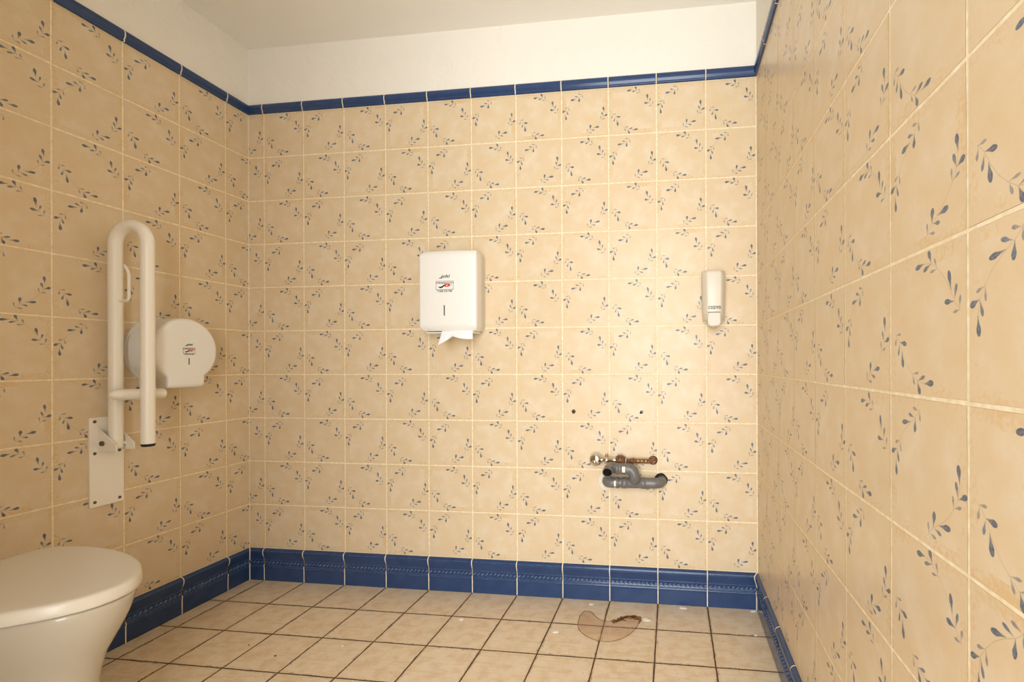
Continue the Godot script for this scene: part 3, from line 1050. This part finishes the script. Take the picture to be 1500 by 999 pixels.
# ------------------------------------------------------------------ pipes left from the removed washbasin
func water_valve() -> void:
	var t := thing("water_valve", "chrome stop valve on a rusty brown pipe stub above the grey drain", "valve", Vector3(1.75, 0.595, 0.0))
	var o := Transform3D(Basis.IDENTITY, -t.position + Vector3(-0.003, -0.0035, 0))
	var z := 0.0245
	part("knob", lathe([[0.014, 0.0], [0.0255, 0.003], [0.0272, 0.009], [0.0260, 0.017], [0.021, 0.0235], [0.011, 0.0272], [0.003, 0.028]], 24, face(Vector3(-0.15, -0.1, 1), Vector3(1.632, 0.598, z - 0.01))), M.chrome, t, o)
	part("knob_cap", lathe([[0.011, 0.0], [0.011, 0.006], [0.008, 0.009], [0.003, 0.0095]], 18, face(Vector3(-0.4, -0.55, 1), Vector3(1.627, 0.589, z + 0.009))), M.chrome, t, o)
	part("valve_body", tube([Vector3(1.64, 0.5965, z), Vector3(1.655, 0.5965, z), Vector3(1.656, 0.5965, z), Vector3(1.690, 0.5965, z), Vector3(1.691, 0.5965, z), Vector3(1.715, 0.5965, z)], [0.0075, 0.0075, 0.0115, 0.0115, 0.0095, 0.0095], 16), M.chrome, t, o)
	part("collar", tube([Vector3(1.664, 0.5965, z), Vector3(1.667, 0.5965, z), Vector3(1.684, 0.5965, z), Vector3(1.687, 0.5965, z)], [0.011, 0.0142, 0.0142, 0.011], 6), M.chrome, t, o)
	part("spindle", tube([Vector3(1.676, 0.603, z), Vector3(1.676, 0.612, z), Vector3(1.676, 0.620, z)], [0.0055, 0.0055, 0.0042], 10), M.brass, t, o)
	part("hex_nut", tube([Vector3(1.7135, 0.5955, z), Vector3(1.7155, 0.5955, z), Vector3(1.7520, 0.5955, z), Vector3(1.754, 0.5955, z)], [0.012, 0.0165, 0.0165, 0.013], 6), M.rust, t, o, "rust-caked hexagonal nut")
	part("nut_clip", tube([Vector3(1.721, 0.609, z), Vector3(1.723, 0.614, z), Vector3(1.742, 0.614, z), Vector3(1.746, 0.607, z)], 0.0042, 8), M.rust, t, o)
	part("pipe_stub", tube([Vector3(1.752, 0.595, z), Vector3(1.775, 0.595, z), Vector3(1.776, 0.595, z), Vector3(1.79, 0.595, z), Vector3(1.791, 0.595, z), Vector3(1.845, 0.5945, z)] + arc(Vector3(1.845, 0.5945, z - 0.022), Vector3(0, 0, 1), Vector3.RIGHT, 0.022, 0.15, PI / 2, 6) + [Vector3(1.867, 0.5945, 0.0)], [0.0088, 0.0088, 0.0112, 0.0112, 0.0092, 0.0092, 0.0092, 0.0092, 0.0092, 0.0092, 0.0092, 0.0092, 0.0092, 0.0092], 14), M.rust, t, o, "rusted steel pipe")
	for x in [1.806, 1.822, 1.838]:
		part("bare_band", tube([Vector3(x - 0.0045, 0.595, z), Vector3(x - 0.003, 0.595, z), Vector3(x + 0.003, 0.595, z), Vector3(x + 0.0045, 0.595, z)], [0.009, 0.0099, 0.0099, 0.009], 14), M.brass, t, o, "pipe metal showing through the rust")
	part("elbow_bead", lathe([[0.0100, -0.006], [0.0125, -0.004], [0.0125, 0.004], [0.0100, 0.006]], 14, face(Vector3(0, 0, 1), Vector3(1.867, 0.5945, 0.018))), M.rust, t, o)
	part("wall_flange", lathe([[0.019, 0.0], [0.019, 0.0015], [0.013, 0.004], [0.010, 0.0065]], 18, face(Vector3(0, 0, 1), Vector3(1.867, 0.595, 0.0002))), M.rust, t, o)
	part("drip_wire", tube([Vector3(1.7565, 0.605, z + 0.009), Vector3(1.757, 0.592, z + 0.0165), Vector3(1.7575, 0.575, z + 0.017)], 0.0012, 6), M.label, t, o)

func drain_pipe() -> void:
	var t := thing("drain_pipe", "grey plastic drain trap with an open mouth below the rusty valve", "drain pipe", Vector3(1.78, 0.507, 0.0))
	var o := Transform3D(Basis.IDENTITY, -t.position)
	var r := 0.0205
	var z := 0.047
	# lower run: elbow out of the wall on either end
	var low := [Vector3(1.675, 0.506, 0.0), Vector3(1.675, 0.506, 0.012)]
	low += arc(Vector3(1.700, 0.506, 0.022), Vector3(-1, 0, 0), Vector3(0, 0, 1), 0.025, 0.0, PI / 2, 8)
	part("lower_elbow", tube(low + [Vector3(1.706, 0.506, z)], r + 0.001, 22), M.pvc, t, o)
	part("lower_pipe", tube([Vector3(1.704, 0.506, z), Vector3(1.72, 0.506, z), Vector3(1.8, 0.5065, z), Vector3(1.852, 0.507, z)], r - 0.0012, 22), M.pvc, t, o)
	part("union_nut", tube([Vector3(1.714, 0.506, z), Vector3(1.7155, 0.506, z), Vector3(1.7265, 0.506, z), Vector3(1.728, 0.506, z)], [r, r + 0.0022, r + 0.0022, r], 24), M.pvc, t, o)
	part("tee_sleeve", tube([Vector3(1.737, 0.506, z), Vector3(1.7385, 0.506, z), Vector3(1.7585, 0.506, z), Vector3(1.760, 0.506, z), Vector3(1.815, 0.5065, z), Vector3(1.8165, 0.5065, z), Vector3(1.8365, 0.507, z), Vector3(1.838, 0.507, z)], [r - 0.001, r + 0.0022, r + 0.0022, r + 0.0004, r + 0.0004, r + 0.0022, r + 0.0022, r - 0.001], 24), M.pvc, t, o)
	var re := [Vector3(1.836, 0.507, z), Vector3(1.850, 0.507, z), Vector3(1.868, 0.5075, z)]
	re += arc(Vector3(1.868, 0.5075, z - 0.030), Vector3(0, 0, 1), Vector3.RIGHT, 0.030, 0.1, PI / 2, 8)
	re.append(Vector3(1.898, 0.508, -0.001))
	part("wall_elbow", tube(re, r + 0.0008, 22), M.pvc, t, o)
	# riser, upper elbow, coupling and the open mouth facing the room
	var up := [Vector3(1.792, 0.515, z + 0.004), Vector3(1.792, 0.530, z + 0.017), Vector3(1.792, 0.540, z + 0.021)]
	up += arc(Vector3(1.764, 0.541, z + 0.021), Vector3.RIGHT, Vector3.UP, 0.027, 0.15, PI / 2, 8)
	up.append(Vector3(1.752, 0.568, z + 0.021))
	part("riser_elbow", tube(up, r + 0.001, 22), M.pvc, t, o)
	part("riser_socket", lathe([[r - 0.001, -0.009], [r + 0.0022, -0.0075], [r + 0.0022, 0.006], [r, 0.009]], 24, face(Vector3(0, 1, 0.5), Vector3(1.792, 0.524, z + 0.011))), M.pvc, t, o)
	part("coupling", tube([Vector3(1.716, 0.568, z + 0.021), Vector3(1.718, 0.568, z + 0.021), Vector3(1.728, 0.568, z + 0.021), Vector3(1.729, 0.568, z + 0.021), Vector3(1.741, 0.568, z + 0.021), Vector3(1.742, 0.568, z + 0.021), Vector3(1.757, 0.568, z + 0.021), Vector3(1.759, 0.568, z + 0.021)], [r, r + 0.0028, r + 0.0028, r + 0.001, r + 0.001, r + 0.0026, r + 0.0026, r], 24), M.pvc, t, o)
	var zz := z + 0.021
	var mo := [Vector3(1.72, 0.568, zz), Vector3(1.712, 0.568, zz)]
	mo += arc(Vector3(1.712, 0.568, zz + 0.022), Vector3(0, 0, -1), Vector3(-1, 0, 0), 0.022, 0.1, deg_to_rad(82.0), 7)
	var end: Vector3 = mo[mo.size() - 1]
	mo.append(end + Vector3(-0.002, -0.004, 0.014))
	mo.append(end + Vector3(-0.002, -0.007, 0.026))
	var s := st_new()
	var rad := []
	for i in mo.size():
		rad.append(r)
	rad[rad.size() - 1] = r - 0.0003
	tube_into(s, mo, rad, 24, false)
	var inner := mo.slice(3)
	var rin := []
	for i in inner.size():
		rin.append(r - 0.003)
	var lip: Vector3 = mo[mo.size() - 1]
	var dirv: Vector3 = (lip - mo[mo.size() - 2]).normalized()
	part("mouth_elbow", done(s), M.pvc, t, o)
	part("mouth_rim", lathe([[r - 0.003, -0.004], [r - 0.003, 0.0], [r - 0.0022, 0.0008], [r - 0.0008, 0.0008], [r, 0.0], [r, -0.004]], 26, face(dirv, lip), false), M.pvc, t, o)
	s = st_new()
	tube_into(s, inner, rin, 20, false)
	part("mouth_bore", done(s), M.pvc_inside, t, o, "dark brown bore of the open pipe")
	# printed paper tags and the white sealant round the hole in the wall
	for p in [[Vector3(1.7085, 0.506, z), Vector3(1.7165, 0.506, z), r + 0.0028], [Vector3(1.7435, 0.568, zz), Vector3(1.7565, 0.568, zz), r + 0.0032]]:
		s = st_new()
		var rings := []
		for x in [0.0, 1.0]:
			var ring := []
			for k in 7:
				var a := lerpf(-0.45, 0.55, k / 6.0)
				ring.append(p[0].lerp(p[1], x) + Vector3(0, sin(a), cos(a)) * p[2])
			rings.append(ring)
		loft(s, rings, false, false, false, 0)
		part("paper_tag", done(s), M.label, t, o, "small white printed tag")
	part("sealant", slab(blob(0.036, 0.0018, 3, 30), 0.0002, 0.005, 0.003), M.sealant, t, o * Transform3D(Basis(Vector3(0.95, 0, 0), Vector3(0, 1.1, 0), Vector3.BACK), Vector3(1.668, 0.499, 0.0)), "rough white sealant on the tiles")
	part("wall_hole", slab(blob(0.0285, 0.002, 8, 24), 0.0001, 0.0012), M.dark, t, o * Transform3D(Basis.IDENTITY, Vector3(1.896, 0.5095, 0.0)), "dark gap round the pipe")

func blob(radius: float, rough: float, seed_: int, n := 20) -> Array:
	var r := RandomNumberGenerator.new()
	r.seed = seed_
	var out := []
	for i in n:
		var a := TAU * i / n
		out.append(Vector2(cos(a), sin(a)) * (radius + r.randf_range(-rough, rough)))
	return out

func wall_anchors() -> void:
	for i in 2:
		var x: float = [1.5298, 1.8162][i]
		var t := thing("wall_plug", ["dirty brown screw plug left in a tile, smudged dark, above the chrome knob", "speckled brown and white screw plug left in a tile, above the rusty pipe end"][i], "wall plug", Vector3(x, 0.7895, 0.0), "screw plugs of the removed washbasin")
		part("rim", slab(blob(0.0105 if i == 1 else 0.0085, 0.0016, 20 + i, 16), 0.0001, 0.0012, 0.0006), M.putty if i == 1 else M.plug, t)
		part("plug", slab(blob(0.0062, 0.0010, 30 + i, 14), 0.0008, 0.0022), M.plug, t, Transform3D(Basis.IDENTITY, Vector3(-0.0015, -0.001, 0)))
		part("hole", slab(blob(0.0030, 0.0006, 40 + i, 12), 0.0020, 0.0025), M.dark, t, Transform3D(Basis.IDENTITY, Vector3(-0.002, -0.002, 0)))
		if i == 1:
			for k in 4:
				part("crumb", slab(blob(0.0022, 0.0006, 50 + k, 9), 0.001, 0.0028), M.plug, t, Transform3D(Basis.IDENTITY, Vector3([0.005, 0.004, -0.001, 0.007][k], [0.005, -0.004, 0.007, 0.001][k], 0)))

# ------------------------------------------------------------------ floor
func floor_bits() -> void:
	var up := Transform3D(Basis(Vector3.RIGHT, Vector3(0, 0, -1), Vector3.UP), Vector3.ZERO)
	# puddle: half-moon of brownish water with a grimy rim (plan coordinates x, -z)
	var t := thing("puddle", "half-moon puddle of brownish water with a grimy rim on floor tiles", "puddle", Vector3(1.70, 0.0006, 0.2))
	var edge := []
	for p in [[1.589, 0.107], [1.6, 0.099], [1.618, 0.104], [1.632, 0.122], [1.648, 0.143], [1.668, 0.160], [1.695, 0.168], [1.722, 0.158], [1.738, 0.140], [1.760, 0.124], [1.785, 0.115], [1.806, 0.117], [1.8187, 0.129], [1.815, 0.155], [1.806, 0.200], [1.79, 0.236], [1.765, 0.270], [1.73, 0.295], [1.695, 0.300], [1.66, 0.292], [1.628, 0.272], [1.603, 0.246], [1.59, 0.22], [1.583, 0.18], [1.582, 0.14]]:
		edge.append(Vector2(p[0] - 1.70, 0.2 - p[1]))
	var smooth := []
	for i in edge.size():
		for q in 3:
			smooth.append(edge[i].cubic_interpolate(edge[(i + 1) % edge.size()], edge[(i - 1 + edge.size()) % edge.size()], edge[(i + 2) % edge.size()], q / 3.0))
	var wat := StandardMaterial3D.new()
	wat.albedo_color = Color(0.88, 0.68, 0.42, 0.24)
	wat.transparency = BaseMaterial3D.TRANSPARENCY_ALPHA
	wat.roughness = 0.05
	M.water = wat
	var s := st_new()
	s.set_smooth_group(0)
	var tri := Geometry2D.triangulate_polygon(PackedVector2Array(smooth))
	for i in range(0, tri.size(), 3):
		for k in [0, 2, 1]:
			var p: Vector2 = smooth[tri[i + k]]
			s.add_vertex(Vector3(p.x, p.y, 0.0009))
	part("water", done(s), wat, t, up)
	s = st_new()
	var r := RandomNumberGenerator.new()
	r.seed = 12
	for i in smooth.size():
		var k := (i + 1) % smooth.size()
		var a: Vector2 = smooth[i]
		var b: Vector2 = smooth[k]
		# grime is thickest on the hollow side and at the pointed end
		var heavy := 1.0 if (i > 22 and i < 40) else 0.15
		var w := 0.0011 + 0.0055 * heavy * (0.6 + 0.4 * sin(i * 1.7))
		var nrm := (b - a).orthogonal().normalized()
		quad(s, Vector3(a.x - nrm.x * w, a.y - nrm.y * w, 0.0013), Vector3(a.x + nrm.x * w * 0.4, a.y + nrm.y * w * 0.4, 0.0013), Vector3(b.x + nrm.x * w * 0.4, b.y + nrm.y * w * 0.4, 0.0013), Vector3(b.x - nrm.x * w, b.y - nrm.y * w, 0.0013))
	part("grime_rim", done(s), M.grime, t, up, "brown grime dried along the edge")
	# silt washed against the hollow side and the pointed end
	s = st_new()
	for i in 90:
		var q := r.randf()
		var at: Vector2 = smooth[int(lerpf(21.0, 36.0, q))]
		at += Vector2(-absf(r.randfn(0.002, 0.006)) if q > 0.6 else r.randfn(0.0, 0.006), -absf(r.randfn(0.0, 0.010)))
		var size := r.randf_range(0.0012, 0.0042)
		var ring := blob(size, size * 0.35, 300 + i, 7)
		var lifted := ring.map(func(p): return Vector2(p.x * 1.7, p.y) + at)
		slab_into(s, lifted, 0.0008, 0.0016)
	var silt := part("silt", done(s), M.grime, t, up, "brown silt in the puddle")
	silt.set_meta("kind", "stuff")
	# flakes of white paint and plaster
	var flakes := [
		[1.130, 0.222, 0.010, "white plaster flake alone on a floor tile, away from the puddle"],
		[1.512, 0.262, 0.012, "white plaster flake beside the rounded end of the puddle"],
		[1.610, 0.043, 0.013, "white plaster flake between the puddle's rounded end and the blue skirting"],
		[1.842, 0.137, 0.015, "white plaster flake beside the pointed end of the puddle"],
		[1.983, 0.027, 0.015, "white plaster flake against the blue skirting, two tiles from the corner"],
		[2.243, 0.196, 0.007, "tiny white plaster flake on a floor joint beside the long bare wall"],
		[2.262, 0.020, 0.011, "white plaster flake in the corner of the blue skirting"],
		[0.79, 0.44, 0.004, "white speck of plaster on the open floor, farthest from the puddle"],
	]
	for i in flakes.size():
		var f = flakes[i]
		var o := single("plaster_flake", slab(blob(f[2], f[2] * 0.3, 60 + i, 12), 0.0002, 0.0022, 0.0008), M.chip, f[3], "plaster flake", Transform3D(Basis.IDENTITY, Vector3(f[0], 0.0004, f[1])) * up * Transform3D(Basis(Vector3(1, 0, 0), Vector3(0, 0.6, 0), Vector3.BACK)), "white flakes on the floor")
		o.position.y = 0.0004
	var specks := [[0.60, 0.52, 0.0032, "dark crumb of dirt on the floor, larger of two near the toilet"], [0.455, 0.475, 0.0022, "dark crumb of dirt on the floor, smaller of two near the toilet"]]
	for i in specks.size():
		var f = specks[i]
		single("dirt_crumb", slab(blob(f[2], f[2] * 0.35, 80 + i, 9), 0.0002, 0.002, 0.0006), M.speck, f[3], "dirt", Transform3D(Basis.IDENTITY, Vector3(f[0], 0.0004, f[1])) * up, "dark crumbs on the floor")
